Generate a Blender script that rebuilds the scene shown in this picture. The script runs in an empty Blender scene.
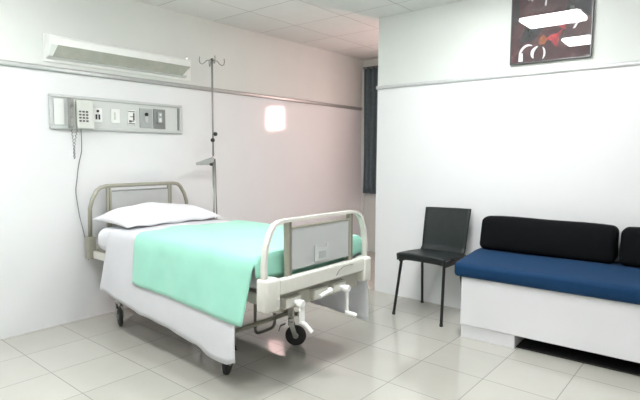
import bpy, bmesh, math, random
from mathutils import Vector, Matrix

PI = math.pi
scene = bpy.context.scene
COL = scene.collection
random.seed(7)

# ------------------------------------------------------------------ camera
YAW, PITCH, ROLL, FPX, HCAM = 0.694, 0.0893, 0.006, 499.5, 1.40
fw = Vector((-math.sin(YAW) * math.cos(PITCH), math.cos(YAW) * math.cos(PITCH), -math.sin(PITCH)))
rt = Vector((math.cos(YAW), math.sin(YAW), 0.0))
up = rt.cross(fw)
rt2 = rt * math.cos(ROLL) + up * math.sin(ROLL)
up2 = -rt * math.sin(ROLL) + up * math.cos(ROLL)
cam_d = bpy.data.cameras.new('camera')
cam_d.sensor_width = 36.0
cam_d.lens = FPX * 36.0 / 640.0
cam_d.clip_start = 0.02
cam = bpy.data.objects.new('camera', cam_d)
m = Matrix((rt2, up2, -fw)).transposed().to_4x4()
m.translation = Vector((0, 0, HCAM))
cam.matrix_world = m
COL.objects.link(cam)
scene.camera = cam

# ------------------------------------------------------------------ world, light, exposure
w = bpy.data.worlds.new('world')
w.use_nodes = True
w.node_tree.nodes['Background'].inputs[0].default_value = (1.0, 0.86, 0.80, 1)
w.node_tree.nodes['Background'].inputs[1].default_value = 2.0
scene.world = w
scene.view_settings.view_transform = 'Standard'
scene.view_settings.look = 'None'
scene.view_settings.exposure = 1.31
scene.view_settings.gamma = 1.0
scene.view_settings.use_curve_mapping = False
TROFFER = 17.5           # strength of the ceiling lamps
DAY = 16.0              # daylight through the alcove window

ld = bpy.data.lights.new('alcove_daylight', 'AREA')
ld.shape = 'RECTANGLE'
ld.size, ld.size_y = 0.42, 0.40
ld.energy = DAY
ld.color = (1.0, 0.66, 0.63)
lo = bpy.data.objects.new('alcove_daylight', ld)
lo.location = (-2.42, 6.035, 2.02)
lo.rotation_euler = (-PI / 2, 0, 0)
COL.objects.link(lo)

# ------------------------------------------------------------------ room constants
XL, YR, XP, YB, ZC = -4.2, 4.278, -2.815, 6.00, 2.76
XR, YF, XA = 1.9, -1.6, -1.3
RAIL = 2.065

# ------------------------------------------------------------------ materials
MATS = {}


def mat(name, col, rough=0.5, metal=0.0, spec=0.5, noise=0.0, nscale=20.0, bump=0.0, bscale=60.0,
        emit=None, estr=0.0, sheen=0.0, coat=0.0, trans=0.0):
    if name in MATS:
        return MATS[name]
    if max(col) > .3 and metal < .5:
        col = tuple(c * .92 for c in col)
    M = bpy.data.materials.new(name)
    M.use_nodes = True
    nt = M.node_tree
    b = nt.nodes['Principled BSDF']
    b.inputs['Base Color'].default_value = (*col, 1)
    b.inputs['Roughness'].default_value = rough
    b.inputs['Metallic'].default_value = metal
    b.inputs['Specular IOR Level'].default_value = spec
    if coat:
        b.inputs['Coat Weight'].default_value = coat
        b.inputs['Coat Roughness'].default_value = 0.05
    if sheen:
        b.inputs['Sheen Weight'].default_value = sheen
    if trans:
        b.inputs['Transmission Weight'].default_value = trans
    if emit:
        b.inputs['Emission Color'].default_value = (*emit, 1)
        b.inputs['Emission Strength'].default_value = estr
    tc = nt.nodes.new('ShaderNodeTexCoord')
    if noise:
        n = nt.nodes.new('ShaderNodeTexNoise')
        n.inputs['Scale'].default_value = nscale
        n.inputs['Detail'].default_value = 4
        nt.links.new(tc.outputs['Object'], n.inputs['Vector'])
        r = nt.nodes.new('ShaderNodeValToRGB')
        lo_ = [max(0, c * (1 - noise)) for c in col]
        hi_ = [min(1, c * (1 + noise)) for c in col]
        r.color_ramp.elements[0].color = (*lo_, 1)
        r.color_ramp.elements[1].color = (*hi_, 1)
        r.color_ramp.elements[0].position = 0.3
        r.color_ramp.elements[1].position = 0.7
        nt.links.new(n.outputs['Fac'], r.inputs['Fac'])
        nt.links.new(r.outputs['Color'], b.inputs['Base Color'])
    if bump:
        n2 = nt.nodes.new('ShaderNodeTexNoise')
        n2.inputs['Scale'].default_value = bscale
        n2.inputs['Detail'].default_value = 3
        nt.links.new(tc.outputs['Object'], n2.inputs['Vector'])
        bp = nt.nodes.new('ShaderNodeBump')
        bp.inputs['Strength'].default_value = bump
        bp.inputs['Distance'].default_value = 0.004
        nt.links.new(n2.outputs['Fac'], bp.inputs['Height'])
        nt.links.new(bp.outputs['Normal'], b.inputs['Normal'])
    MATS[name] = M
    return M


def tile_mat(name, col1, col2, grout, size_x, size_y, off_x, off_y, gap, rough, spec, bumpd=0.3, mottling=0.06):
    M = bpy.data.materials.new(name)
    M.use_nodes = True
    nt = M.node_tree
    b = nt.nodes['Principled BSDF']
    tc = nt.nodes.new('ShaderNodeTexCoord')
    mp = nt.nodes.new('ShaderNodeMapping')
    mp.inputs['Location'].default_value = (-off_x, -off_y, 0)
    br = nt.nodes.new('ShaderNodeTexBrick')
    br.offset = 0.0
    br.squash = 1.0
    br.inputs['Color1'].default_value = (*col1, 1)
    br.inputs['Color2'].default_value = (*col2, 1)
    br.inputs['Mortar'].default_value = (*grout, 1)
    br.inputs['Scale'].default_value = 1.0
    br.inputs['Mortar Size'].default_value = gap
    br.inputs['Mortar Smooth'].default_value = 0.2
    br.inputs['Brick Width'].default_value = size_x
    br.inputs['Row Height'].default_value = size_y
    nt.links.new(tc.outputs['Object'], mp.inputs['Vector'])
    nt.links.new(mp.outputs['Vector'], br.inputs['Vector'])
    n = nt.nodes.new('ShaderNodeTexNoise')
    n.inputs['Scale'].default_value = 7.0
    n.inputs['Detail'].default_value = 6
    nt.links.new(tc.outputs['Object'], n.inputs['Vector'])
    mx = nt.nodes.new('ShaderNodeMix')
    mx.data_type = 'RGBA'
    mx.blend_type = 'MULTIPLY'
    mx.inputs['Factor'].default_value = 1.0
    r = nt.nodes.new('ShaderNodeValToRGB')
    a = 1 - mottling
    r.color_ramp.elements[0].color = (a, a, a * 0.99, 1)
    r.color_ramp.elements[1].color = (1, 1, 1, 1)
    nt.links.new(n.outputs['Fac'], r.inputs['Fac'])
    nt.links.new(br.outputs['Color'], mx.inputs['A'])
    nt.links.new(r.outputs['Color'], mx.inputs['B'])
    nt.links.new(mx.outputs['Result'], b.inputs['Base Color'])
    bp = nt.nodes.new('ShaderNodeBump')
    bp.inputs['Strength'].default_value = bumpd
    bp.inputs['Distance'].default_value = 0.002
    bp.invert = True
    nt.links.new(br.outputs['Fac'], bp.inputs['Height'])
    nt.links.new(bp.outputs['Normal'], b.inputs['Normal'])
    b.inputs['Roughness'].default_value = rough
    b.inputs['Specular IOR Level'].default_value = spec
    return M


def glass_mat(name, tint=(1, 1, 1), rough=0.0, ior=1.5):
    M = bpy.data.materials.new(name)
    M.use_nodes = True
    nt = M.node_tree
    nt.nodes.remove(nt.nodes['Principled BSDF'])
    out = nt.nodes['Material Output']
    t = nt.nodes.new('ShaderNodeBsdfTransparent')
    t.inputs[0].default_value = (*tint, 1)
    g = nt.nodes.new('ShaderNodeBsdfGlossy')
    g.inputs['Roughness'].default_value = rough
    f = nt.nodes.new('ShaderNodeFresnel')
    f.inputs['IOR'].default_value = ior
    x = nt.nodes.new('ShaderNodeMixShader')
    nt.links.new(f.outputs[0], x.inputs[0])
    nt.links.new(t.outputs[0], x.inputs[1])
    nt.links.new(g.outputs[0], x.inputs[2])
    nt.links.new(x.outputs[0], out.inputs['Surface'])
    return M


M_FLOOR = tile_mat('floor_tile', (0.50, 0.490, 0.440), (0.53, 0.518, 0.468), (0.31, 0.30, 0.275),
                   0.43, 0.43, -2.01, 1.28, 0.0028, 0.05, 0.8)
M_CEIL = tile_mat('ceiling_tile', (0.84, 0.86, 0.845), (0.88, 0.90, 0.885), (0.55, 0.55, 0.54),
                  0.61, 0.65, -3.05, 3.98, 0.0045, 0.85, 0.2, 0.4)
M_UPPER = mat('painted_wall', (0.77, 0.80, 0.765), 0.55, spec=0.3, noise=0.015, nscale=3)
M_LOWER = mat('laminate_wall', (0.86, 0.875, 0.88), 0.09, spec=0.5, noise=0.01, nscale=2)
M_LOWER_R = mat('partition_laminate', (0.88, 0.885, 0.89), 0.35, spec=0.4, noise=0.01, nscale=2)
M_DIMWALL = mat('darkened_unseen_wall', (0.30, 0.28, 0.26), 0.5, noise=0.1, nscale=6)  # unseen walls made dark to cut bounced light
M_RAIL = mat('wall_rail_aluminium', (0.48, 0.49, 0.48), 0.3, metal=0.45, noise=0.05, nscale=30)
M_RAIL_R = mat('partition_rail', (0.66, 0.67, 0.67), 0.4, metal=0.3, noise=0.04, nscale=30)
M_WHITE = mat('white_enamel', (0.88, 0.90, 0.87), 0.32, noise=0.02, nscale=15)
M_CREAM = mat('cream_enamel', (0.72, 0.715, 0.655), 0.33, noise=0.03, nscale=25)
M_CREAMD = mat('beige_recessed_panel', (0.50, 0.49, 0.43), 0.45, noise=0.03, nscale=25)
M_OLIVE = mat('olive_grey_tube', (0.40, 0.395, 0.32), 0.35, metal=0.25, noise=0.05, nscale=40)
M_BROWN = mat('brown_grey_post', (0.28, 0.26, 0.22), 0.4, metal=0.3, noise=0.05, nscale=40)
M_PANEL = mat('grey_laminate_panel', (0.50, 0.515, 0.505), 0.4, noise=0.02, nscale=8)
M_POLE = mat('grey_chromed_pole', (0.34, 0.345, 0.33), 0.4, metal=0.6, noise=0.04, nscale=50)
M_STEEL = mat('stainless_steel', (0.62, 0.62, 0.60), 0.25, metal=1.0, noise=0.04, nscale=50)
M_DSTEEL = mat('dull_steel_tube', (0.25, 0.245, 0.22), 0.4, metal=0.6, noise=0.06, nscale=50)
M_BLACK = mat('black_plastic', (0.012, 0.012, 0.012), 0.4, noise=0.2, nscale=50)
M_RUBBER = mat('black_rubber', (0.03, 0.03, 0.03), 0.6, noise=0.2, nscale=60)
M_DARK = mat('dark_grey_plastic', (0.10, 0.105, 0.10), 0.4, noise=0.1, nscale=50)
M_GREY = mat('grey_plate', (0.42, 0.45, 0.44), 0.4, noise=0.03, nscale=30)
M_DGREY = mat('dark_grey_plate', (0.22, 0.23, 0.225), 0.4, noise=0.03, nscale=30)
M_UNIT = mat('service_unit_face', (0.66, 0.69, 0.67), 0.4, noise=0.02, nscale=10)
M_UNITF = mat('service_unit_frame', (0.62, 0.645, 0.635), 0.35, metal=0.1, noise=0.03, nscale=20)
M_PHONE = mat('phone_plastic', (0.66, 0.68, 0.63), 0.4, noise=0.02, nscale=30)
M_PHONE_SHADE = mat('phone_handset_shaded', (0.27, 0.28, 0.26), 0.45, noise=0.05, nscale=30)  # dark tone puts the handset's shaded side into its colour
M_CORD = mat('grey_cord', (0.22, 0.23, 0.22), 0.5, noise=0.05, nscale=60)
M_DIFF = mat('lamp_diffuser_grey', (0.45, 0.47, 0.41), 0.5, noise=0.08, nscale=14, bump=0.3, bscale=120)
M_SHEET = mat('white_cotton', (0.93, 0.94, 0.97), 0.85, spec=0.2, noise=0.02, nscale=5, bump=0.25, bscale=14, sheen=0.1)
M_MATT = mat('white_mattress_ticking', (0.82, 0.83, 0.86), 0.85, spec=0.2, noise=0.02, nscale=8, bump=0.2, bscale=30)
M_PILLOW = mat('white_pillowcase', (0.86, 0.87, 0.90), 0.85, spec=0.2, noise=0.02, nscale=6, bump=0.3, bscale=12, sheen=0.1)
M_MINT = mat('mint_green_blanket', (0.37, 0.775, 0.62), 0.8, spec=0.2, noise=0.04, nscale=6, bump=0.3, bscale=18, sheen=0.3)
M_CHAIR = mat('dark_green_grey_shell', (0.013, 0.018, 0.018), 0.42, spec=0.4, noise=0.12, nscale=20)
M_LEG = mat('black_steel_leg', (0.010, 0.010, 0.011), 0.35, noise=0.1, nscale=50)
M_BLUE = mat('blue_upholstery', (0.003, 0.034, 0.098), 0.75, spec=0.2, noise=0.12, nscale=60, bump=0.3, bscale=200, sheen=0.05)
M_BLKF = mat('black_upholstery', (0.0035, 0.004, 0.005), 0.85, spec=0.12, noise=0.2, nscale=80, bump=0.4, bscale=250)
M_SOFA = mat('white_laminate_box', (0.84, 0.84, 0.86), 0.35, noise=0.01, nscale=4)
M_CURT = mat('dark_slate_curtain', (0.12, 0.16, 0.175), 0.8, spec=0.2, noise=0.1, nscale=30, bump=0.2, bscale=150)
M_PINK = mat('rose_curtain', (0.75, 0.33, 0.32), 0.85, spec=0.2, noise=0.05, nscale=30, bump=0.2, bscale=150)
M_FRAME = mat('thin_dark_picture_frame', (0.10, 0.10, 0.10), 0.3, metal=0.6, noise=0.1, nscale=30)
M_WIN = mat('white_window_frame', (0.80, 0.80, 0.78), 0.4, noise=0.02, nscale=20)
M_LAMP = mat('lit_lamp_diffuser', (0.9, 0.9, 0.9), 0.5, emit=(0.975, 0.985, 1.0), estr=TROFFER)
M_GLASS = glass_mat('clear_window_glass')
M_PGLASS = glass_mat('picture_glass', ior=1.55)
M_ACRYL = mat('clear_acrylic_holder', (0.60, 0.62, 0.61), 0.2, spec=0.6, noise=0.03, nscale=30)
M_STROKE = mat('white_paint_stroke', (0.98, 0.98, 0.97), 0.6, noise=0.08, nscale=25)
M_REDP = mat('red_paint_stroke', (0.42, 0.025, 0.035), 0.6, noise=0.5, nscale=30)
M_ORNG = mat('orange_paint_stroke', (0.40, 0.11, 0.03), 0.6, noise=0.4, nscale=60)
M_DPNT = mat('dark_paint_stroke', (0.016, 0.016, 0.020), 0.6, noise=0.5, nscale=20)


def canvas_mat():
    M = bpy.data.materials.new('maroon_abstract_canvas')
    M.use_nodes = True
    nt = M.node_tree
    b = nt.nodes['Principled BSDF']
    tc = nt.nodes.new('ShaderNodeTexCoord')
    n = nt.nodes.new('ShaderNodeTexNoise')
    n.inputs['Scale'].default_value = 9.0
    n.inputs['Detail'].default_value = 8
    n.inputs['Roughness'].default_value = 0.7
    nt.links.new(tc.outputs['Object'], n.inputs['Vector'])
    r = nt.nodes.new('ShaderNodeValToRGB')
    e = r.color_ramp.elements
    e[0].position = 0.33
    e[0].color = (0.012, 0.011, 0.013, 1)
    e[1].position = 0.72
    e[1].color = (0.17, 0.10, 0.10, 1)
    k = e.new(0.48)
    k.color = (0.052, 0.010, 0.015, 1)
    k = e.new(0.58)
    k.color = (0.085, 0.028, 0.033, 1)
    nt.links.new(n.outputs['Fac'], r.inputs['Fac'])
    nt.links.new(r.outputs['Color'], b.inputs['Base Color'])
    b.inputs['Roughness'].default_value = 0.6
    return M


M_CANVAS = canvas_mat()


# ------------------------------------------------------------------ mesh helpers
def origin_of(o):
    v = Vector((0, 0, 0))
    while o is not None:
        v += o.location
        o = o.parent
    return v


class MB:
    def __init__(self):
        self.bm = bmesh.new()
        self.mi = 0

    def _tag(self, faces):
        for f in faces:
            f.material_index = self.mi

    def box(self, lo, hi, bevel=0.0, seg=2, rot=None, pivot=None):
        lo, hi = Vector(lo), Vector(hi)
        r = bmesh.ops.create_cube(self.bm, size=1.0)
        vs = r['verts']
        c, s = (lo + hi) / 2, hi - lo
        for v in vs:
            v.co = Vector((v.co.x * s.x, v.co.y * s.y, v.co.z * s.z)) + c
        fs = list({f for v in vs for f in v.link_faces})
        self._tag(fs)
        if bevel:
            es = list({e for v in vs for e in v.link_edges})
            rr = bmesh.ops.bevel(self.bm, geom=es, offset=bevel, segments=seg, profile=0.5, affect='EDGES')
            vs = list({v for f in rr['faces'] for v in f.verts} | {v for v in vs if v.is_valid})
            self._tag({f for v in vs for f in v.link_faces})
        if rot is not None:
            p = Vector(pivot) if pivot is not None else c
            for v in vs:
                v.co = rot @ (v.co - p) + p
        return vs

    def prism(self, pts, d, bevel=0.0, seg=2):
        """closed outline (3D points) pushed along vector d"""
        d = Vector(d)
        a = [self.bm.verts.new(Vector(p)) for p in pts]
        b = [self.bm.verts.new(Vector(p) + d) for p in pts]
        n = len(a)
        fs = [self.bm.faces.new(list(reversed(a))), self.bm.faces.new(b)]
        for i in range(n):
            fs.append(self.bm.faces.new((a[i], a[(i + 1) % n], b[(i + 1) % n], b[i])))
        self._tag(fs)
        if bevel:
            es = list({e for f in fs for e in f.edges})
            rr = bmesh.ops.bevel(self.bm, geom=es, offset=bevel, segments=seg, profile=0.5, affect='EDGES')
            self._tag(rr['faces'])

    def sweep(self, path, prof, normal=None, caps=True, closed=False):
        """profile [(u,v)] swept along path; u along the normal, v along tangent x normal"""
        P = [Vector(p) for p in path]
        n = len(P)
        rings = []
        prevn = Vector(normal) if normal is not None else None
        for i in range(n):
            if closed:
                t = P[(i + 1) % n] - P[i - 1]
            else:
                t = P[min(i + 1, n - 1)] - P[max(i - 1, 0)]
            t.normalize()
            if prevn is None:
                a = Vector((0, 0, 1)) if abs(t.z) < 0.9 else Vector((1, 0, 0))
                prevn = a
            u = prevn - t * prevn.dot(t)
            if u.length < 1e-5:
                u = t.orthogonal()
            u.normalize()
            if normal is None:
                prevn = u
            v = t.cross(u)
            k = 1.0
            if 0 < i < n - 1:      # keep the width at bends
                t0 = (P[i] - P[i - 1]).normalized()
                c = max(0.5, t0.dot(t))
                k = 1.0 / c
            rings.append([self.bm.verts.new(P[i] + u * a + v * (b * k if len(prof) <= 4 else b)) for a, b in prof])
        m_ = len(prof)
        fs = []
        for i in range(n if closed else n - 1):
            r0, r1 = rings[i], rings[(i + 1) % n]
            for j in range(m_):
                fs.append(self.bm.faces.new((r0[j], r0[(j + 1) % m_], r1[(j + 1) % m_], r1[j])))
        if caps and not closed:
            fs.append(self.bm.faces.new(list(reversed(rings[0]))))
            fs.append(self.bm.faces.new(rings[-1]))
        self._tag(fs)

    def tube(self, path, r, seg=10, closed=False, normal=None):
        prof = [(r * math.cos(2 * PI * k / seg), r * math.sin(2 * PI * k / seg)) for k in range(seg)]
        self.sweep(path, prof, normal, closed=closed)

    def strap(self, path, wid, thk, normal):
        a, b = wid / 2, thk / 2
        self.sweep(path, [(-a, -b), (a, -b), (a, b), (-a, b)], normal)

    def lathe(self, prof, c, axis='z', seg=24):
        """profile [(r, h)] turned about an axis through c"""
        c = Vector(c)
        rings = []
        for r, h in prof:
            ring = []
            for k in range(seg):
                a = 2 * PI * k / seg
                x, y = r * math.cos(a), r * math.sin(a)
                p = {'z': (x, y, h), 'y': (y, h, x), 'x': (h, x, y)}[axis]
                ring.append(self.bm.verts.new(c + Vector(p)))
            rings.append(ring)
        fs = []
        for i in range(len(rings) - 1):
            for k in range(seg):
                fs.append(self.bm.faces.new((rings[i][k], rings[i][(k + 1) % seg], rings[i + 1][(k + 1) % seg], rings[i + 1][k])))
        fs.append(self.bm.faces.new(list(reversed(rings[0]))))
        fs.append(self.bm.faces.new(rings[-1]))
        self._tag(fs)

    def grid(self, fn, nu, nv, skip=None):
        V = [[self.bm.verts.new(Vector(fn(i / (nu - 1), j / (nv - 1)))) for j in range(nv)] for i in range(nu)]
        fs = []
        for i in range(nu - 1):
            for j in range(nv - 1):
                if skip and skip(i, j):
                    continue
                fs.append(self.bm.faces.new((V[i][j], V[i + 1][j], V[i + 1][j + 1], V[i][j + 1])))
        self._tag(fs)
        return V

    def build(self, name, mats, parent=None, loc=None, smooth=False, solid=0.0, subsurf=0, angle=None):
        bm = self.bm
        loose = [v for v in bm.verts if not v.link_faces]
        if loose:
            bmesh.ops.delete(bm, geom=loose, context='VERTS')
        bmesh.ops.recalc_face_normals(bm, faces=bm.faces[:])
        o0 = origin_of(parent) if parent is not None else Vector(loc or (0, 0, 0))
        for v in bm.verts:
            v.co -= o0
        me = bpy.data.meshes.new(name)
        bm.to_mesh(me)
        bm.free()
        for mm in (mats if isinstance(mats, (list, tuple)) else [mats]):
            me.materials.append(mm)
        if smooth:
            for p in me.polygons:
                p.use_smooth = True
            if angle:
                me.set_sharp_from_angle(angle=math.radians(angle))
        o = bpy.data.objects.new(name, me)
        COL.objects.link(o)
        if parent is not None:
            o.parent = parent
        else:
            o.location = o0
        if solid:
            md = o.modifiers.new('thickness', 'SOLIDIFY')
            md.thickness = solid
            md.offset = 0
        if subsurf:
            md = o.modifiers.new('smooth', 'SUBSURF')
            md.levels = md.render_levels = subsurf
        return o


def tag(o, label=None, cat=None, group=None, kind=None):
    if label:
        o['label'] = label
    if cat:
        o['category'] = cat
    if group:
        o['group'] = group
    if kind:
        o['kind'] = kind
    return o


def thing(name, label, cat, loc, group=None):
    o = bpy.data.objects.new(name, None)
    o.empty_display_size = 0.1
    COL.objects.link(o)
    o.location = loc
    return tag(o, label, cat, group)


def copy_tree(o, parent=None):
    c = o.copy()
    COL.objects.link(c)
    c.parent = parent
    for ch in list(o.children):
        copy_tree(ch, c)
    return c


def structure(o):
    o['kind'] = 'structure'
    return o


def arc(c, r, a0, a1, n, plane='yz'):
    out = []
    for k in range(n + 1):
        a = math.radians(a0 + (a1 - a0) * k / n)
        u, v = r * math.cos(a), r * math.sin(a)
        if plane == 'yz':
            out.append((c[0], c[1] + u, c[2] + v))
        elif plane == 'xz':
            out.append((c[0] + u, c[1], c[2] + v))
        else:
            out.append((c[0] + u, c[1] + v, c[2]))
    return out


def interp(x, pts):
    if x <= pts[0][0]:
        return pts[0][1]
    for (a, b), (c, d) in zip(pts, pts[1:]):
        if x <= c:
            t = (x - a) / (c - a)
            t = t * t * (3 - 2 * t)
            return b + (d - b) * t
    return pts[-1][1]


# ------------------------------------------------------------------ structure
b = MB(); b.box((XL - .1, YF - .1, -.12), (XR + .1, YB + .1, 0)); structure(b.build('floor', M_FLOOR))
b = MB(); b.box((XL - .1, YF - .1, ZC), (XR + .1, YB + .1, ZC + .1)); structure(b.build('ceiling', M_CEIL))


def wall(name, lo, hi, lower):
    b = MB()
    b.box((lo[0], lo[1], 0), (hi[0], hi[1], RAIL))
    b.mi = 1
    b.box((lo[0], lo[1], RAIL), (hi[0], hi[1], ZC))
    return structure(b.build(name, [lower, M_UPPER]))


wall('wall_left', (XL - .1, YF), (XL, YB), M_LOWER)
wall('wall_right', (XP, YR), (XR, YR + .12), M_LOWER_R)
wall('wall_east', (XR, YF), (XR + .1, YR + .12), M_DIMWALL)
wall('wall_front', (XL - .1, YF - .1), (XR + .1, YF), M_DIMWALL)
wall('wall_alcove', (XA, YR + .12), (XA + .1, YB), M_LOWER_R)
# back wall of the alcove with a window opening
WX0, WX1, WZ0, WZ1 = -2.635, -2.205, 1.80, 2.22
b = MB()
b.box((XL - .1, YB, 0), (WX0, YB + .1, ZC))
b.box((WX1, YB, 0), (XA + .1, YB + .1, ZC))
b.box((WX0, YB, 0), (WX1, YB + .1, WZ0))
b.box((WX0, YB, WZ1), (WX1, YB + .1, ZC))
structure(b.build('wall_back', M_UPPER))
b = MB()
for lo_, hi_ in (((WX0, WZ0), (WX0 + .03, WZ1)), ((WX1 - .03, WZ0), (WX1, WZ1)), ((WX0, WZ0), (WX1, WZ0 + .03)), ((WX0, WZ1 - .03), (WX1, WZ1))):
    b.box((lo_[0], YB - .01, lo_[1]), (hi_[0], YB + .08, hi_[1]), .004)
win = structure(b.build('window_1', M_WIN))
b = MB(); b.box((WX0 + .02, YB + .045, WZ0 + .02), (WX1 - .02, YB + .05, WZ1 - .02)); b.build('pane', M_GLASS, win)
# white casing strip in the far corner, beside the curtain
b = MB(); b.box((XL, YB - .03, 0), (XL + .055, YB, 2.62), .004); structure(b.build('trim_1', M_WIN))
# rails along the walls
b = MB(); b.prism([(XL, YF, 2.045), (XL + .012, YF, 2.045), (XL + .016, YF, 2.056), (XL + .016, YF, 2.074), (XL + .012, YF, 2.085), (XL, YF, 2.085)], (0, YB - YF - .03, 0))
structure(b.build('trim_2', M_RAIL))
b = MB(); b.prism([(XP - .008, YR, 2.06), (XP - .008, YR - .012, 2.06), (XP - .008, YR - .016, 2.070), (XP - .008, YR - .016, 2.082), (XP - .008, YR - .012, 2.092), (XP - .008, YR, 2.092)], (XR - XP, 0, 0))
b.box((XP - .012, YR - .016, 2.06), (XP, YR + .12, 2.092))
structure(b.build('trim_3', M_RAIL_R))


# ------------------------------------------------------------------ ceiling lamps
def troffer(label):
    t = thing('ceiling_light', label, 'ceiling light', (0, 0, ZC), 'recessed ceiling lights')
    b = MB()
    a, c, f = .285, .20, .022
    for lo_, hi_ in (((-a, -c), (a, -c + f)), ((-a, c - f), (a, c)), ((-a, -c + f), (-a + f, c - f)), ((a - f, -c + f), (a, c - f))):
        b.box((lo_[0], lo_[1], ZC - .018), (hi_[0], hi_[1], ZC), .003)
    b.build('frame', M_WHITE, t)
    b = MB(); b.box((-a + f, -c + f, ZC - .050), (a - f, c - f, ZC - .001), .006); b.build('diffuser', M_LAMP, t)
    return t


LIGHTS = [(-1.46, 3.22), (-1.36, 2.08), (-1.46, 0.72), (0.9, 0.72), (-1.46, -0.53), (-3.2, 0.72)]  # last two are unseen lamps added to brighten near faces and left wall
t0 = troffer('lit ceiling lamp nearest the painting, the upper reflection in its glass')
t0.location = (LIGHTS[0][0], LIGHTS[0][1], ZC)
LAMP_LABELS = ['lit ceiling lamp above the foot of the bed, lower reflection in the painting',
               'lit ceiling lamp in front of the bed foot, third in the row from the painting',
               'lit ceiling lamp in front of the bench, away from the bed',
               'added unseen fill lamp on ceiling, farthest from the painting, last in its row',
               'added unseen fill lamp on ceiling near the left wall, in front of the service panel']
for (x, y), lab in zip(LIGHTS[1:], LAMP_LABELS):
    c = copy_tree(t0)
    c.location = (x, y, ZC)
    c['label'] = lab

# ------------------------------------------------------------------ over-bed lamp on the left wall
YA, YZ = 1.68, 3.02
t = thing('wall_lamp', 'long white wall lamp with sloping grey diffuser above the bed', 'wall lamp', (XL, (YA + YZ) / 2, 2.12))
b = MB(); b.box((XL, YA - .01, 2.118), (XL + .014, YZ + .012, 2.33), .004); b.build('back_plate', M_WHITE, t)
b = MB()
b.prism([(XL + .014, YA, 2.323), (XL + .10, YA, 2.310), (XL + .118, YA, 2.293), (XL + .118, YA, 2.236), (XL + .062, YA, 2.153), (XL + .014, YA, 2.138)], (0, YZ - .06 - YA, 0), .006)
b.build('housing', M_WHITE, t)
b = MB()
e = Vector((.083, 0, .056)).normalized() * .003
b.prism([(XL + .1215, YA + .055, 2.234), (XL + .066, YA + .035, 2.151), (XL + .066, YZ - .125, 2.151), (XL + .1215, YZ - .07, 2.234)], (-.008, 0, .006))
b.build('diffuser', M_DIFF, t)['label'] = 'grey prismatic diffuser'
b = MB(); b.box((XL + .014, YZ - .06, 2.30), (XL + .05, YZ - .03, 2.315)); b.tube([(XL + .03, YZ - .045, 2.315), (XL + .03, YZ - .045, 2.345)], .005)
b.build('pull_hook', M_STEEL, t)

# ------------------------------------------------------------------ service panel (bed head unit)
t = thing('service_panel', 'long white bedside service panel with sockets on left wall', 'wall panel', (XL, 2.30, 1.60))
y0, y1, z0, z1 = 1.69, 2.915, 1.597, 1.873
b = MB()
for lo_, hi_ in (((y0, z0), (y1, z0 + .026)), ((y0, z1 - .026), (y1, z1)), ((y0, z0 + .026), (y0 + .028, z1 - .026)), ((y1 - .028, z0 + .026), (y1, z1 - .026))):
    b.box((XL, lo_[0], lo_[1]), (XL + .03, hi_[0], hi_[1]), .006)
b.build('frame', M_UNITF, t)
b = MB(); b.box((XL, y0 + .02, z0 + .02), (XL + .018, y1 - .02, z1 - .02)); b.build('face_plate', M_UNIT, t)


def plate(name, ya, yb, za, zb, m_, bev=.003, th=.010):
    b = MB(); b.box((XL + .018, ya, za), (XL + .018 + th, yb, zb), bev)
    return b.build(name, m_, t)


XF = XL + .028
p = plate('blank_cover', 1.722, 1.80, 1.632, 1.838, M_WHITE)
p = plate('nurse_call_plate', 2.037, 2.113, 1.668, 1.786, M_WHITE)
b = MB()
b.lathe([(.011, 0), (.011, .004)], (XF, 2.075, 1.760), 'x', 16)
b.box((XF, 2.055, 1.690), (XF + .004, 2.069, 1.733)); b.box((XF, 2.079, 1.690), (XF + .004, 2.093, 1.733))
b.build('call_socket', M_BLACK, p)
p = plate('blank_socket_plate', 2.192, 2.272, 1.668, 1.788, M_WHITE)
b = MB()
b.box((XF, 2.218, 1.695), (XF + .003, 2.234, 1.76), .001)
b.build('rocker', M_PHONE, p)
p = plate('switch_plate', 2.344, 2.420, 1.660, 1.792, M_WHITE)
b = MB()
b.box((XF, 2.352, 1.775), (XF + .004, 2.412, 1.781)); b.box((XF, 2.352, 1.668), (XF + .004, 2.412, 1.674))
b.box((XF, 2.397, 1.70), (XF + .006, 2.407, 1.765)); b.box((XF, 2.37, 1.728), (XF + .005, 2.40, 1.735))
b.box((XF, 2.358, 1.682), (XF + .006, 2.378, 1.70)); b.box((XF, 2.38, 1.69), (XF + .005, 2.40, 1.696))
b.build('toggle', M_DARK, p)
p = plate('gas_outlet_plate', 2.463, 2.592, 1.640, 1.816, M_GREY)
p['label'] = 'mid grey gas outlet plate'
b = MB(); b.lathe([(.016, 0), (.016, .012), (.010, .018)], (XF, 2.527, 1.762), 'x', 18); b.build('outlet_valve', M_BLACK, p)
b = MB(); b.box((XF, 2.512, 1.688), (XF + .004, 2.543, 1.742), .001); b.build('outlet_tag', M_ACRYL, p)
p = plate('vacuum_outlet_plate', 2.602, 2.726, 1.638, 1.818, M_DGREY)
p['label'] = 'dark grey outlet plate'
b = MB(); b.box((XF, 2.640, 1.685), (XF + .008, 2.690, 1.79), .006); b.build('outlet_socket', M_GREY, p)
b = MB(); b.box((XF + .008, 2.652, 1.70), (XF + .012, 2.678, 1.735), .002); b.build('outlet_lever', M_WHITE, p)
b = MB(); b.lathe([(.011, 0), (.011, .006)], (XF + .008, 2.665, 1.768), 'x', 14); b.build('outlet_knob', M_WHITE, p)
p = plate('end_slot', 2.862, 2.880, 1.632, 1.842, M_DGREY, .002, .006)

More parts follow.
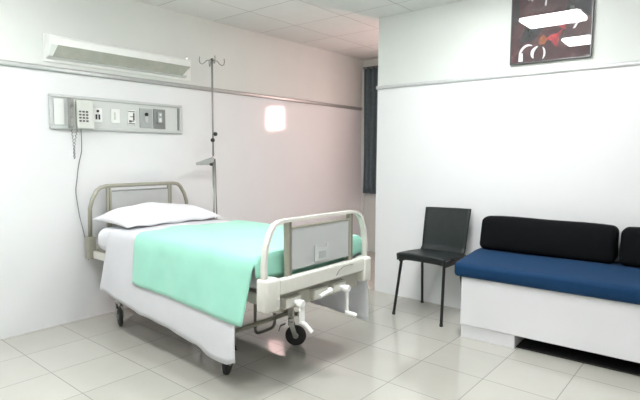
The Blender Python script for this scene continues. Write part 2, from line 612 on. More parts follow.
# ------------------------------------------------------------------ telephone
t = thing('telephone', 'cream wall telephone with hanging cord on the service panel', 'telephone', (XL + .03, 1.90, 1.60))
XT = XL + .032
b = MB()
b.prism([(XT, 1.875, 1.602), (XT + .055, 1.875, 1.606), (XT + .045, 1.875, 1.835), (XT, 1.875, 1.842)], (0, .142, 0), .006)
b.box((XT, 1.825, 1.602), (XT + .03, 1.878, 1.842), .006)
b.build('base', M_PHONE, t)
b = MB()
b.prism([(XT + .03, 1.81, 1.605), (XT + .085, 1.81, 1.612), (XT + .082, 1.81, 1.66), (XT + .062, 1.81, 1.68), (XT + .062, 1.81, 1.77), (XT + .08, 1.81, 1.79), (XT + .08, 1.81, 1.835), (XT + .03, 1.81, 1.84)], (0, .034, 0), .008)
hs = b.build('handset', M_PHONE_SHADE, t)
hs['label'] = 'handset coloured dark as its shaded side'
b = MB()
for i in range(4):
    for j in range(3):
        yy, zz = 1.893 + j * .028, 1.660 + i * .025
        xx = XT + .055 - .010 * (zz - 1.606) / .23
        b.box((xx - .003, yy, zz), (xx + .005, yy + .018, zz + .014), .002)
b.build('keypad', M_DARK, t)
b = MB(); b.box((XT + .044, 1.915, 1.805), (XT + .049, 1.972, 1.817), .001); b.build('name_strip', M_UNIT, t)
# coiled handset cord hanging in a twisted loop
pts = []
for k in range(90):
    u = k / 89
    if u < .5:
        zz = 1.602 - .245 * (u / .5); yy = 1.838 + .012 * math.sin(u * PI) + .012 * u
    else:
        zz = 1.357 + .245 * ((u - .5) / .5); yy = 1.852 + .032 * ((u - .5) / .5) ** 2
    a = k * 1.25
    pts.append((XT + .028 + .006 * math.cos(a), yy + .006 * math.sin(a), zz))
b = MB(); b.tube(pts, .0028, 6); b.build('handset_cord', M_CORD, t, smooth=True)
pts = [(XT + .02, 1.918, 1.602), (XT + .015, 1.922, 1.52), (XT + .01, 1.920, 1.42), (XT, 1.905, 1.34), (XT - .01, 1.895, 1.27), (XT - .012, 1.885, 1.19), (XT - .012, 1.872, 1.10), (XT - .012, 1.880, 1.0), (XT - .012, 1.898, .87), (XT - .012, 1.925, .74), (XT - .012, 1.945, .62), (XT - .012, 1.955, .50)]
sm = []
for i in range(len(pts) - 1):
    p0, p1, p2, p3 = [Vector(pts[max(0, min(len(pts) - 1, i + d))]) for d in (-1, 0, 1, 2)]
    for k in range(5):
        u = k / 5
        sm.append(.5 * ((2 * p1) + (p2 - p0) * u + (2 * p0 - 5 * p1 + 4 * p2 - p3) * u * u + (3 * p1 - p0 - 3 * p2 + p3) * u ** 3))
sm.append(Vector(pts[-1]))
b = MB(); b.tube(sm, .0035, 6); b.build('line_cord', M_CORD, t, smooth=True)

# ------------------------------------------------------------------ hospital bed
BX, BY = -3.02, 2.36
HX, FX = -4.09, -1.95
YN, YFa = 1.87, 2.86
bed = thing('hospital_bed', 'cream metal hospital bed with crank handles and arched end boards', 'bed', (BX, BY, 0))
# upper frame
b = MB()
for yy in (1.94, 2.745):
    b.box((-4.06, yy, .535), (-1.985, yy + .04, .60), .006)
for xx in (-3.5, -2.9, -2.3):
    b.box((xx, 1.98, .545), (xx + .04, 2.745, .585), .004)
b.build('upper_frame', M_CREAM, bed)
b = MB(); b.box((-4.02, 1.95, .600), (-2.03, 2.775, .618), .003); b.build('mattress_deck', M_BROWN, bed)  # dark deck colour deepens the shade under the bed
# undercarriage
b = MB()
for yy in (2.03, 2.69):
    b.tube([(-3.78, yy, .22), (-2.44, yy, .22)], .017, 10)
for xx in (-3.70, -2.52):
    b.tube([(xx, 2.03, .22), (xx, 2.69, .22)], .017, 10)
b.build('lower_frame', M_OLIVE, bed)
# lifting struts: U shaped tubes between the frames
for (xx, dz, ya, yb) in ((-2.62, .10, 2.42, 2.62), (-3.45, .14, 2.16, 2.56)):
    b = MB()
    path = [(xx, ya, .54)] + arc((xx, ya + .04, dz + .04), .04, 180, 270, 5) + arc((xx, yb - .04, dz + .04), .04, 270, 360, 5) + [(xx, yb, .54)]
    b.tube(path, .012, 10)
    b.build('lift_strut', M_DSTEEL, bed, smooth=True, angle=50)


def caster(x, y, ang):
    """one leg with its castor"""
    b = MB()
    b.prism([(x - .028, y - .012, .56), (x + .028, y - .012, .56), (x + .024, y - .012, .21), (x - .024, y - .012, .21)], (0, .024, 0), .004)
    lg = b.build('leg', M_CREAM, bed)
    b = MB()
    dx, dy = math.cos(ang) * .035, math.sin(ang) * .035
    b.lathe([(.022, 0), (.022, .05), (.012, .06)], (x, y, .155), 'z', 16)
    sx, sy = -math.sin(ang), math.cos(ang)
    for s in (-1, 1):
        c0 = Vector((x + sx * .027 * s, y + sy * .027 * s, .185))
        c1 = Vector((x + dx + sx * .027 * s, y + dy + sy * .027 * s, .072))
        b.strap([c0, c1], .036, .004, (math.cos(ang), math.sin(ang), .01))
    b.strap([(x - sx * .029, y - sy * .029, .185), (x + sx * .029, y + sy * .029, .185)], .04, .006, (math.cos(ang), math.sin(ang), 0))
    cs = b.build('caster', M_STEEL, bed)
    b = MB()
    b.lathe([(.050, -.014), (.066, -.014), (.076, -.009), (.078, 0), (.076, .009), (.066, .014), (.050, .014)], (0, 0, 0), 'y', 28)
    R = Matrix.Rotation(ang, 3, 'Z')
    for v in b.bm.verts:
        v.co = R @ v.co + Vector((x + dx, y + dy, .0785))
    b.build('tyre', M_RUBBER, cs, smooth=True, angle=40)
    b = MB()
    b.lathe([(.010, -.024), (.020, -.022), (.022, -.012), (.048, -.010), (.048, .010), (.022, .012), (.020, .022), (.010, .024)], (0, 0, 0), 'y', 20)
    for v in b.bm.verts:
        v.co = R @ v.co + Vector((x + dx, y + dy, .0785))
    b.build('hub', M_GREY, cs, smooth=True, angle=40)
    b = MB()
    b.strap([(x - dx * 1.2, y - dy * 1.2, .165), (x - dx * 2.2, y - dy * 2.2, .15), (x - dx * 2.6, y - dy * 2.6, .11)], .03, .006, (sx, sy, 0))
    b.build('brake_pedal', M_BLACK, cs)


caster(-3.83, 2.03, math.radians(-20))
caster(-2.44, 2.03, math.radians(-60))
caster(-2.45, 2.62, math.radians(38))
caster(-3.83, 2.69, math.radians(30))

# headboard
b = MB()
zc, r_ = 1.128, .10
path = [(HX, 1.935, .70), (HX, 1.940, .95), (HX, 1.965, 1.03), (HX, 2.005, 1.095), (HX, 2.04, 1.12), (HX, 2.09, zc + .002), (HX, 2.4, zc + .004), (HX, 2.74, zc + .002), (HX, 2.79, 1.12), (HX, 2.82, 1.095), (HX, 2.86, 1.03), (HX, 2.885, .95), (HX, 2.89, .70)]
b.tube(path, .017, 12, normal=(1, 0, 0))
hb = b.build('headboard', M_OLIVE, bed, smooth=True)
for y_ in (2.105, 2.70):
    b = MB()
    b.box((HX - .012, y_ - .022, .62), (HX + .012, y_ - .002, 1.115), .004); b.box((HX - .012, y_ + .002, .62), (HX + .012, y_ + .018, 1.115), .004)
    b.build('headboard_post', M_OLIVE, hb)
b = MB(); b.box((HX - .008, 2.125, .68), (HX + .008, 2.68, 1.082), .003); b.build('headboard_panel', M_PANEL, hb)
b = MB(); b.box((HX - .011, 2.122, 1.078), (HX + .011, 2.682, 1.092), .003); b.build('panel_cap', M_STEEL, hb)
for y_ in (1.935, 2.89):
    b = MB(); b.box((HX - .035, y_ - .033, .53), (HX + .035, y_ + .033, .715), .008); b.build('corner_block', M_OLIVE, hb)
b = MB(); b.box((HX - .022, 1.965, .56), (HX + .022, 2.86, .645), .006); b.build('head_beam', M_CREAM, hb)

# footboard
b = MB()
path = [(FX, 1.868, .68), (FX, 1.868, .80), (FX, 1.882, .90), (FX, 1.915, .975), (FX, 1.945, 1.010), (FX, 1.985, 1.026), (FX, 2.05, 1.030), (FX, 2.36, 1.030), (FX, 2.66, 1.028), (FX, 2.71, 1.024), (FX, 2.755, 1.005), (FX, 2.785, .965), (FX, 2.815, .89), (FX, 2.83, .80), (FX, 2.83, .67)]
prof_w, prof_t = .036, .018
b.strap(path, prof_w, prof_t, (1, 0, 0))
ftb = b.build('footboard', M_CREAM, bed, smooth=True, angle=35)
for y_ in (2.06, 2.655):
    b = MB()
    b.mi = 0; b.box((FX - .018, y_ - .020, .63), (FX + .010, y_ + .004, 1.018), .003)
    b.mi = 1; b.box((FX - .018, y_ + .006, .63), (FX + .010, y_ + .022, 1.018), .003)
    b.build('footboard_post', [M_OLIVE, M_BROWN], ftb)
b = MB(); b.box((FX - .008, 2.084, .735), (FX + .008, 2.633, .985), .003); b.build('footboard_panel', M_PANEL, ftb)
b = MB(); b.box((FX - .011, 2.082, .975), (FX + .0105, 2.635, .988), .003); b.build('panel_cap', M_OLIVE, ftb)
# card holder on the panel: a shallow pocket with raised ears
b = MB()
yc, zc2 = 2.345, .805
b.box((FX + .008, yc - .060, zc2 - .040), (FX + .014, yc + .060, zc2 + .028), .003)
b.prism([(FX + .014, yc - .068, zc2 - .052), (FX + .014, yc + .068, zc2 - .052), (FX + .014, yc + .068, zc2 + .052), (FX + .014, yc + .048, zc2 + .052), (FX + .014, yc + .040, zc2 + .028),
         (FX + .014, yc - .040, zc2 + .028), (FX + .014, yc - .048, zc2 + .052), (FX + .014, yc - .068, zc2 + .052)], (.006, 0, 0), .002)
ch_ = b.build('card_holder', M_ACRYL, ftb)
b = MB(); b.box((FX + .0195, yc - .034, zc2 - .034), (FX + .022, yc + .034, zc2 + .012), .002); b.box((FX + .021, yc - .028, zc2 + .000), (FX + .023, yc + .028, zc2 + .006))
b.build('card_slot', M_GREY, ch_)
# foot beam with its end blocks
b = MB()
b.box((FX - .015, 1.95, .615), (FX + .035, 2.78, .706), .012, 3)
b.build('foot_beam', M_CREAM, ftb)
for ya, yb in ((1.845, 1.957), (2.77, 2.855)):
    b = MB(); b.box((FX - .045, ya, .535), (FX + .045, yb, .722 if ya < 2 else .706), .018, 3); b.build('end_block', M_CREAM, ftb, smooth=True, angle=40)
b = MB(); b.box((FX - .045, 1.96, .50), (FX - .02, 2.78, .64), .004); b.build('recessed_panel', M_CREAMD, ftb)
# small plate with screws on the near end block
b = MB(); b.box((FX + .045, 1.922, .56), (FX + .049, 1.943, .60), .001); b.build('screw_plate', M_ACRYL, ftb)


b = MB()
b.tube([(FX + .036, 2.47, .640), (FX + .040, 2.49, .668), (FX + .042, 2.53, .684), (FX + .042, 2.58, .688), (FX + .040, 2.64, .684)], .0022, 6)
b.build('loose_wire', M_CORD, ftb, smooth=True)


def crank(y_, folded, zl=.36, aw=.022, hy=.03, dz=.05):
    xx = FX - .02
    b = MB()
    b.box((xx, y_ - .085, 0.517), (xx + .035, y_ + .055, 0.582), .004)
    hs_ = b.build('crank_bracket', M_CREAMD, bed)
    b = MB()
    b.box((xx + .034, y_ - .078, 0.525), (xx + .038, y_ + .048, 0.574), .003)
    b.build('bracket_face', M_CREAM, hs_)
    b = MB()
    if folded:
        b.tube([(xx + .03, y_ + .045, 0.557), (xx + .065, y_ + .045, 0.557)], .013, 12)
        b.tube([(xx + .062, y_ + .045, 0.557), (xx + .058, y_ - .06, 0.539)], .013, 12)
        b.lathe([(.018, 0), (.018, .02)], (xx + .05, y_ + .045, 0.557), 'x', 14)
    else:
        b.tube([(xx + .03, y_, 0.547), (xx + .085, y_, 0.547)], .014, 12)
        b.lathe([(.021, 0), (.024, .03), (.018, .04)], (xx + .06, y_, 0.544), 'x', 16)
        b.strap([(xx + .085, y_, 0.557), (xx + .085, y_ + .005, zl)], .014, aw, (1, 0, 0))
        b.tube([(xx + .075, y_ - .004, zl + .005), (xx + .105, y_ + .010, zl - .2 * dz), (xx + .14, y_ + hy, zl - dz)], .0125, 12)
    b.build('crank_handle', M_WHITE, hs_, smooth=True, angle=40)


crank(2.105, False, .435, .034, .03, .055)
crank(2.36, True)
crank(2.545, False, .385, .016, .03, .015)

def translucent(M, f):
    nt = M.node_tree
    b = nt.nodes['Principled BSDF']
    tr = nt.nodes.new('ShaderNodeBsdfTranslucent')
    tr.inputs[0].default_value = b.inputs['Base Color'].default_value
    mx = nt.nodes.new('ShaderNodeMixShader')
    mx.inputs[0].default_value = f
    nt.links.new(b.outputs[0], mx.inputs[1])
    nt.links.new(tr.outputs[0], mx.inputs[2])
    nt.links.new(mx.outputs[0], nt.nodes['Material Output'].inputs['Surface'])


translucent(M_SHEET, .28)

# ------------------------------------------------------------------ mattress, bedding
MX0, MX1 = -3.93, -2.045
ZT = .812


def pillowy_box(lo, hi, r, n=5):
    b = MB(); b.box(lo, hi, r, n)
    return b


b = pillowy_box((MX0, 1.895, .622), (MX1, 2.83, ZT), .075, 7)
tag(b.build('mattress', M_MATT, None, ((MX0 + MX1) / 2, 2.36, .62), smooth=True), 'thick white mattress lying on the bed frame under the sheet', 'mattress')


def wob(x, y, s=1.0):
    return s * (math.sin(7.1 * x + 3.3 * y) * .5 + math.sin(13.7 * x - 9.1 * y + 1.3) * .3 + math.sin(23.0 * y + 4.0 * x) * .2)


def drape(off, yn, yf, zt, hem_n, hem_f, xh, xe, nu, nv_side, nv_top, fold, flap=0):
    """cloth over the mattress: arc from the near hem over the top to the far hem"""
    rc = .05
    rows = []
    nvt = 2 * nv_side + nv_top
    b = MB()

    def pt(u, j):
        # u 0..1 head to foot
        xm = -3.6 + 1.6 * u
        hn, hf = hem_n(xm), hem_f(xm)
        if j < nv_side:                      # near side, hem upwards
            q = j / nv_side
            z = hn + (zt - rc - hn) * q
            d = (zt - z) / .5
            x = xh(z, 0) + (xe(z, 0) - xh(z, 0)) * u
            y = yn - .055 * min(1.0, d) * (1 - .3 * d) + fold * min(1, d * 1.4) * (math.sin(15 * x + 1.0) * .55 + math.sin(31 * x + 2.1) * .25 + math.sin(6.3 * x) * .4)
        elif j >= nv_side + nv_top:          # far side, downwards
            q = (j - nv_side - nv_top + 1) / nv_side
            z = (zt - rc) + (hf - zt + rc) * q
            d = (zt - z) / .5
            x = xh(z, 1) + (xe(z, 1) - xh(z, 1)) * u
            y = yf + .045 * min(1.0, d) + fold * min(1, d * 1.4) * (math.sin(14 * x + 2.0) * .5 + math.sin(29 * x + .1) * .3)
        else:
            q = (j - nv_side) / (nv_top - 1)
            L = yf - yn
            s = q * (L - 2 * rc + PI * rc)
            if s < PI / 2 * rc:
                a = s / rc
                y = yn + rc - rc * math.cos(a); z = zt - rc + rc * math.sin(a)
            elif s > L - 2 * rc + PI / 2 * rc:
                a = (s - (L - 2 * rc + PI / 2 * rc)) / rc
                y = yf - rc + rc * math.sin(a); z = zt - rc + rc * math.cos(a)
            else:
                y = yn + rc + s - PI / 2 * rc; z = zt
            x = xh(z, q) + (xe(z, q) - xh(z, q)) * u
            c = math.sin(PI * min(1, max(0, q)))
            z += .012 * c + wob(x, y, .0045)
        return Vector((x, y, z))
    V = [[b.bm.verts.new(pt(i / (nu - 1), j)) for j in range(nvt)] for i in range(nu)]
    for i in range(nu - 1):
        for j in range(nvt - 1):
            b.bm.faces.new((V[i][j], V[i + 1][j], V[i + 1][j + 1], V[i][j + 1]))
    if flap:                                  # foot end turned down behind the foot board
        js = list(range(nv_side, nv_side + nv_top))
        prev = [V[-1][j] for j in js]
        for k in range(1, 6):
            a = k / 5
            row = []
            for n_, j in enumerate(js):
                c = V[-1][j].co
                q = n_ / (len(js) - 1)
                sag = flap * a
                row.append(b.bm.verts.new((c.x + .010 * math.sin(min(1, a * 2) * PI / 2) + wob(q * 3, a, .004), c.y, min(c.z, c.z - sag * (.35 + .65 * math.sin(PI * q) ** .3) + .01 * a))))
            for n_ in range(len(js) - 1):
                b.bm.faces.new((prev[n_], row[n_], row[n_ + 1], prev[n_ + 1]))
            prev = row
    return b


SH = [(-3.75, .345), (-3.04, .275), (-2.77, .255), (-2.45, .225), (-2.30, .175), (-2.16, .175), (-2.08, .21)]
b = drape(0, 1.872, 2.852, .826,
          lambda x: interp(x, [(-3.60, .345), (-2.95, .275), (-2.65, .245), (-2.38, .215), (-2.25, .172), (-2.08, .172), (-2.0, .20)]),
          lambda x: .245 + .02 * math.sin(4 * x),
          lambda z, q: (-3.64 - .13 * (.83 - z) / .5) + .03 * math.sin(q * 9),
          lambda z, q: -2.055 - (.10 * min(1, (.83 - z) / .4) if q < .5 else -.10 * min(1, (.83 - z) / .3)),
          90, 16, 34, .010)
tag(b.build('bed_sheet', M_SHEET, None, (-2.85, 2.36, .62), smooth=True, solid=.004), 'white bed sheet hanging low over both sides of the bed', 'sheet')
b = drape(0, 1.858, 2.874, .838,
          lambda x: interp(x, [(-3.6, .487), (-3.0, .468), (-2.4, .446), (-2.0, .432)]),
          lambda x: .475 + .01 * math.sin(5 * x),
          lambda z, q: -3.27 + .035 * math.sin(q * 11 + .5) - .015 * math.sin(q * 23) + .05 * q,
          lambda z, q: -2.010 - (.080 * min(1, (.84 - z) / .4) if q < .5 else -.04 * min(1, (.84 - z) / .3)),
          80, 12, 34, .011, flap=.17)
tag(b.build('blanket', M_MINT, None, (-2.65, 2.36, .62), smooth=True, solid=.006), 'mint green blanket spread over the white sheet', 'blanket')

# pillow
b = MB()
px0, px1, py0, py1 = -4.01, -3.46, 1.915, 2.83


def pil(side):
    def f(u, v):
        a, c = 2 * u - 1, 2 * v - 1
        e_ = (1 - abs(a) ** 2.6) * (1 - abs(c) ** 3.0)
        pin = 1 - .07 * (abs(a) ** 2) * 1.0 * (1 - abs(c)) - 0
        x = (px0 + px1) / 2 + (px1 - px0) / 2 * a * (1 - .10 * (1 - abs(c) ** 2) * abs(a) ** 3 * 0 - .06 * (1 - abs(c) ** 6) * 0)
        y = (py0 + py1) / 2 + (py1 - py0) / 2 * c * (1 - .05 * (1 - a * a))
        h = max(0, e_) ** .50
        lift = .040 * (1 - u) ** 1.5 * (1 - .55 * abs(c) ** 2)
        edge = .8525 + lift
        wr = (.007 * math.sin(11 * x + 6 * y) + .004 * math.sin(26 * y - 9 * x) + .005 * math.sin(15 * y + 14 * x + 1)) * h
        z = edge + ((.112 * h * (1 - .25 * abs(c) ** 2) + wr) if side > 0 else -.005 * h)
        # puckered seam at the rim
        z += .006 * math.sin(26 * y) * (1 - h) * u
        return (x, y, z)
    return f


b.grid(pil(1), 34, 44)
b.grid(pil(-1), 34, 44)
bmesh.ops.remove_doubles(b.bm, verts=b.bm.verts[:], dist=.0006)
tag(b.build('pillow', M_PILLOW, None, (-3.74, 2.38, .84), smooth=True), 'plump white pillow at the head of the bed', 'pillow')

# ------------------------------------------------------------------ drip stand
IX, IY = -3.95, 3.107
t = thing('drip_stand', 'tall thin steel drip stand with hooks standing behind the bed', 'drip stand', (IX, IY, 0))
b = MB(); b.tube([(IX, IY, .09), (IX, IY, 1.36)], .0105, 12); b.build('lower_pole', M_POLE, t, smooth=True)
b = MB(); b.tube([(IX, IY, 1.30), (IX, IY, 2.315)], .009, 12); b.build('upper_pole', M_POLE, t, smooth=True)
b = MB(); b.tube([(IX + .02, IY + .018, .09), (IX + .02, IY + .018, .85), (IX + .012, IY + .012, 1.36)], .006, 8); b.build('guide_rod', M_DSTEEL, t, smooth=True)
b = MB(); b.lathe([(.014, 0), (.016, .02), (.014, .04)], (IX, IY, 1.345), 'z', 16); b.build('collar', M_STEEL, t)
for dz, dy in ((1.60, .012), (1.54, -.022)):
    b = MB(); b.lathe([(.012, 0), (.019, .006), (.019, .024), (.012, .03)], (IX + .008, IY + dy, dz), 'x', 14); b.build('clamp_knob', M_BLACK, t)
b = MB()
b.prism([(IX - .02, IY - .005, 1.375), (IX - .02, IY - .19, 1.325), (IX - .02, IY - .19, 1.300), (IX - .02, IY - .06, 1.300), (IX - .02, IY - .005, 1.33)], (.04, 0, 0), .004)
b.build('bracket_arm', M_GREY, t)
b = MB(); b.lathe([(.014, 0), (.014, .02)], (IX + .02, IY - .05, 1.305), 'x', 12); b.build('bracket_knob', M_BLACK, t)
for k in range(4):
    a = PI / 4 + k * PI / 2 + .35
    c, s = math.cos(a), math.sin(a)
    b = MB()
    prof = [(0, 2.312), (.05, 2.300), (.075, 2.275), (.095, 2.262), (.115, 2.272), (.122, 2.300), (.118, 2.330)]
    b.tube([(IX + c * r, IY + s * r, z) for r, z in prof], .0045, 8)
    b.build('hook', M_POLE, t, smooth=True)
b = MB(); b.lathe([(.013, 0), (.016, .008), (.010, .02)], (IX, IY, 2.302), 'z', 14); b.build('pole_cap', M_DARK, t)
for k in range(5):
    a = k * 2 * PI / 5 + .3
    c, s = math.cos(a), math.sin(a)
    b = MB(); b.strap([(IX, IY, .10), (IX + c * .20, IY + s * .20, .075)], .028, .018, (-s, c, 0)); lg = b.build('leg', M_STEEL, t)
    b = MB(); b.lathe([(.010, -.01), (.025, -.01), (.025, .01), (.010, .01)], (IX + c * .19, IY + s * .19, .026), 'y', 16)
    b.tube([(IX + c * .19, IY + s * .19, .03), (IX + c * .19, IY + s * .19, .078)], .006, 8)
    b.build('caster', M_RUBBER, lg)

# ------------------------------------------------------------------ chair
t = thing('chair', 'dark grey moulded chair with thin black legs beside the bench', 'chair', (-2.02, 3.98, 0))
b = MB()
CY0, CY1, SZ = 3.715, 4.13, .512
CXL, CXR = -2.222, -1.770


def seat_pt(u, v):
    # u across, v front lip .. back
    x = CXL + (CXR - CXL) * u
    e_ = abs(2 * u - 1)
    if v < .22:
        q = v / .22
        y = CY0 + .012 * (1 - q) ** 2
        z = SZ + .045 * q
        if q > .55:
            y += .03 * ((q - .55) / .45) ** 2
            z = SZ + .075 * (1 - (1 - q) ** 2) ** .5 * .72
        else:
            z = SZ + .075 * (1 - (1 - q) ** 2) ** .5 * .72
    else:
        q = (v - .22) / .78
        y = CY0 + .03 + (CY1 - CY0 - .03) * q
        z = SZ + .054 + .004 * math.sin(PI * q) - .022 * q - .010 * math.sin(PI * q) * (1 - e_ ** 2)
    z -= .012 * e_ ** 4
    return (x, y, z)


b.grid(seat_pt, 15, 28)
b.build('seat', M_CHAIR, t, smooth=True, solid=.014)
b = MB(); b.box((CXL + .01, 3.735, .485), (CXL + .03, 4.12, .53), .003); b.box((CXR - .03, 3.735, .485), (CXR - .01, 4.12, .53), .003); b.box((CXL + .02, 4.09, .485), (CXR - .02, 4.11, .52), .003)
b.build('seat_frame', M_LEG, t)


def back_pt(u, v):
    x = -1.978 + (u - .5) * (.415 + .02 * v)
    e_ = 2 * u - 1
    z = .548 + .387 * v + .006 * e_ * v
    y = 4.125 + .075 * v ** 1.2 + .02 * (1 - e_ * e_) * .9 - .02
    if v < .12:
        y -= .03 * ((.12 - v) / .12) ** 2
    return (x, y, z)


b = MB(); b.grid(back_pt, 15, 22); b.build('backrest', M_CHAIR, t, smooth=True, solid=.013)
for x_ in (-2.16, -1.80):
    b = MB(); b.tube([(x_, 4.10, .50), (x_, 4.135, .52), (x_, 4.165, .70)], .009, 8)
    b.build('back_support', M_LEG, t, smooth=True)
for (xa, ya, xb, yb) in ((-2.20, 3.765, -2.258, 3.745), (-1.80, 3.765, -1.792, 3.725), (-2.175, 4.09, -2.235, 4.225), (-1.82, 4.09, -1.80, 4.225)):
    b = MB(); b.tube([(xa, ya, .505), (xb, yb, .012)], .0125, 12); lg = b.build('leg', M_LEG, t, smooth=True, angle=50)
    b = MB(); b.lathe([(.014, 0), (.015, .004), (.0145, .022)], (xb, yb, 0), 'z', 14); b.build('foot_cap', M_RUBBER, lg)

# ------------------------------------------------------------------ bench sofa
SX0, SX1 = -1.575, .46
t = thing('bench_sofa', 'white boxed bench with a blue seat along the right wall', 'bench', ((SX0 + SX1) / 2, 3.94, 0))
b = MB(); b.box((-1.165, 3.655, 0), (.05, 4.18, .010)); b.box((-1.165, 4.00, .01), (.05, 4.02, .105)); b.build('gap_shade_slab', M_BLACK, t)['label'] = 'black slab standing in for shade under the box'  # black slab added so the gap under the box looks deeply shaded
b = MB(); b.box((SX0, 3.60, .105), (SX1, 4.185, .482), .004); b.build('box_base', M_SOFA, t)
for xa, xb in ((SX0 + .003, -1.165), (.05, SX1 - .003)):
    b = MB(); b.box((xa, 3.612, 0), (xb, 4.18, .105), .003); b.build('plinth', M_SOFA, t)
b = MB()
b.box((SX0 - .05, 3.555, .482), (SX1 + .02, 4.185, .590), .032, 5)
bmesh.ops.subdivide_edges(b.bm, edges=[e_ for e_ in b.bm.edges if e_.calc_length() > .4], cuts=12, use_grid_fill=True)
for v in b.bm.verts:
    if v.co.z > .55:
        v.co.z += .042 * min(1, max(0, (v.co.y - 3.575) / .40)) + .003 * math.sin(v.co.x * 6)
b.build('seat_cushion', M_BLUE, t, smooth=True, angle=60)
SPIV = Vector((SX0, 3.60, 0))


def turn(o, a=.030):
    R_ = Matrix.Rotation(a, 3, 'Z')
    o.location = SPIV + R_ @ (Vector(o.location) - SPIV)
    o.rotation_euler[2] = a


turn(t)
# two black back cushions


def cushion(x0, x1, label):
    b = MB()
    y0, y1, z0, z1 = 3.985, 4.185, .6355, .898
    nx, ny, nz = 22, 8, 10
    b.box((x0, y0, z0), (x1, y1, z1), .045, 5)
    bmesh.ops.subdivide_edges(b.bm, edges=[e_ for e_ in b.bm.edges if e_.calc_length() > .15], cuts=8, use_grid_fill=True)
    for v in b.bm.verts:
        u = (v.co.x - x0) / (x1 - x0)
        q = (v.co.z - z0) / (z1 - z0)
        if v.co.y < (y0 + y1) / 2:
            v.co.y -= .022 * math.sin(PI * min(1, max(0, u))) ** .5 * math.sin(PI * min(1, max(0, q)))
            v.co.y += .055 * q
        v.co.z += .012 * math.sin(PI * min(1, max(0, u))) * q + .004 * math.sin(9 * u) * q
    o = b.build('back_cushion', M_BLKF, None, ((x0 + x1) / 2, 4.12, .635), smooth=True)
    turn(o)
    return tag(o, label, 'cushion', 'black back cushions on the bench')


cushion(-1.60, -.612, 'long black back cushion on blue bench seat, nearest the chair')
cushion(-.592, .40, 'black back cushion cut off by the picture edge, far end of bench')

# ------------------------------------------------------------------ framed abstract painting
PX0, PX1, PZ0, PZ1 = -1.500, -.893, 2.152, 2.72
YP = YR - .028
t = thing('painting', 'framed abstract maroon painting under glass high on right wall', 'painting', ((PX0 + PX1) / 2, YR, PZ0))
b = MB()
f = .010
for lo_, hi_ in (((PX0, PZ0), (PX1, PZ0 + f)), ((PX0, PZ1 - f), (PX1, PZ1)), ((PX0, PZ0 + f), (PX0 + f, PZ1 - f)), ((PX1 - f, PZ0 + f), (PX1, PZ1 - f))):
    b.box((lo_[0], YP - .004, lo_[1]), (hi_[0], YR, hi_[1]), .002)
b.build('frame', M_FRAME, t)
b = MB(); b.box((PX0 + f, YP + .006, PZ0 + f), (PX1 - f, YR, PZ1 - f)); cv = b.build('canvas', M_CANVAS, t)


def up_(px, pz):
    """canvas position from fractions, 0..1 across, 0..1 up"""
    return (PX0 + f + (PX1 - PX0 - 2 * f) * px, PZ0 + f + (PZ1 - PZ0 - 2 * f) * pz)


def stroke(fr, mi, b, dy=.0):
    b.mi = mi
    pts = [(up_(a, c)[0], YP + .006 - dy, up_(a, c)[1]) for a, c in fr]
    b.prism(pts, (0, -.0012, 0))


def crescent(cx, cz, rx, rz, a0, a1, w0, mi, b, n=14):
    out, inn = [], []
    for k in range(n + 1):
        u = k / n
        a = math.radians(a0 + (a1 - a0) * u)
        wd = w0 * math.sin(PI * (u * .9 + .05)) ** .6
        out.append((cx + rx * math.cos(a), cz + rz * math.sin(a)))
        inn.append((cx + (rx - wd) * math.cos(a), cz + (rz - wd * 1.0) * math.sin(a)))
    for k in range(n):
        stroke([out[k], out[k + 1], inn[k + 1], inn[k]], mi, b)


b = MB()
# dark background sweeps
stroke([(.62, .42), (.99, .55), (.99, .98), (.80, .98), (.70, .75)], 3, b)
stroke([(.10, .28), (.28, .30), (.40, .44), (.30, .58), (.18, .50)], 3, b)
stroke([(.02, .62), (.10, .60), (.08, .98), (.02, .98)], 3, b)
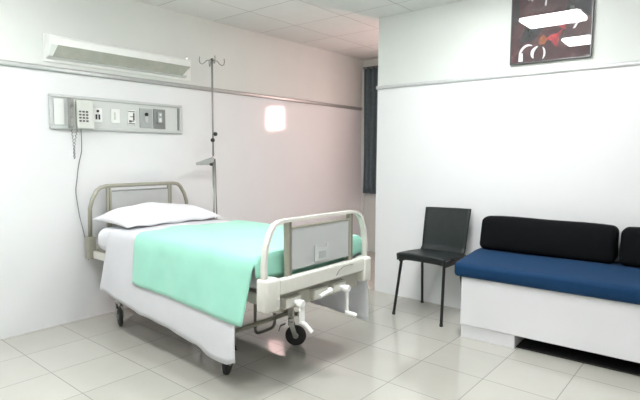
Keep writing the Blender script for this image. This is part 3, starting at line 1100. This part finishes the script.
# red and orange middle
stroke([(.45, .30), (.52, .27), (.57, .19), (.60, .17), (.62, .30), (.66, .42), (.60, .36), (.52, .36)], 1, b, .0012)
stroke([(.36, .24), (.44, .23), (.47, .30), (.42, .37), (.38, .33)], 2, b, .0012)
stroke([(.62, .44), (.70, .40), (.68, .52), (.60, .52)], 1, b, .0012)
crescent(.22, .10, .12, .16, 60, 185, .035, 0, b)
stroke([(.10, .02), (.16, .02), (.155, .14), (.10, .14)], 0, b)
crescent(.36, .12, .10, .10, 95, 230, .045, 0, b)
crescent(.40, .11, .055, .09, -70, 75, .025, 0, b)
stroke([(.72, .50), (.77, .52), (.79, .70), (.74, .72)], 0, b)
stroke([(.78, .40), (.81, .40), (.90, .57), (.88, .58)], 0, b)
stroke([(.42, .78), (.44, .77), (.45, .87), (.43, .89)], 0, b)
stroke([(.20, .89), (.29, .90), (.29, .92), (.20, .91)], 0, b)
stroke([(.245, .87), (.265, .87), (.27, .95), (.25, .95)], 0, b)
stroke([(.235, .40), (.25, .40), (.25, .46), (.235, .46)], 0, b)
b.build('paint_strokes', [M_STROKE, M_REDP, M_ORNG, M_DPNT], cv)
b = MB(); b.box((PX0 + f, YP - .0005, PZ0 + f), (PX1 - f, YP + .0005, PZ1 - f)); b.build('glass', M_PGLASS, t)

# ------------------------------------------------------------------ curtain in the alcove


def curtain(name, x0, x1, z0, z1, yc, m_, label):
    t = thing(name, label, 'curtain', ((x0 + x1) / 2, yc, z0))
    b = MB()
    n = 60

    def fn(u, v):
        x = x0 + (x1 - x0) * u
        g = .85 + .15 * v
        y = yc + .030 * g * math.sin(u * (x1 - x0) / .085 * 2 * PI) + .006 * math.sin(u * 17 + v * 3)
        return (x + .006 * math.sin(v * 5 + u * 9), y, z0 + (z1 - z0) * v)
    b.grid(fn, n, 14)
    b.build('cloth', m_, t, smooth=True, solid=.003)
    b = MB(); b.tube([(x0 - .02, yc, z1 + .012), (x1 + .02, yc, z1 + .012)], .010, 10); b.build('rail', M_DARK, t)


curtain('curtain', XL + .075, -3.72, .86, 2.62, YB - .075, M_CURT, 'dark slate curtain hanging in the far corner beyond the partition')
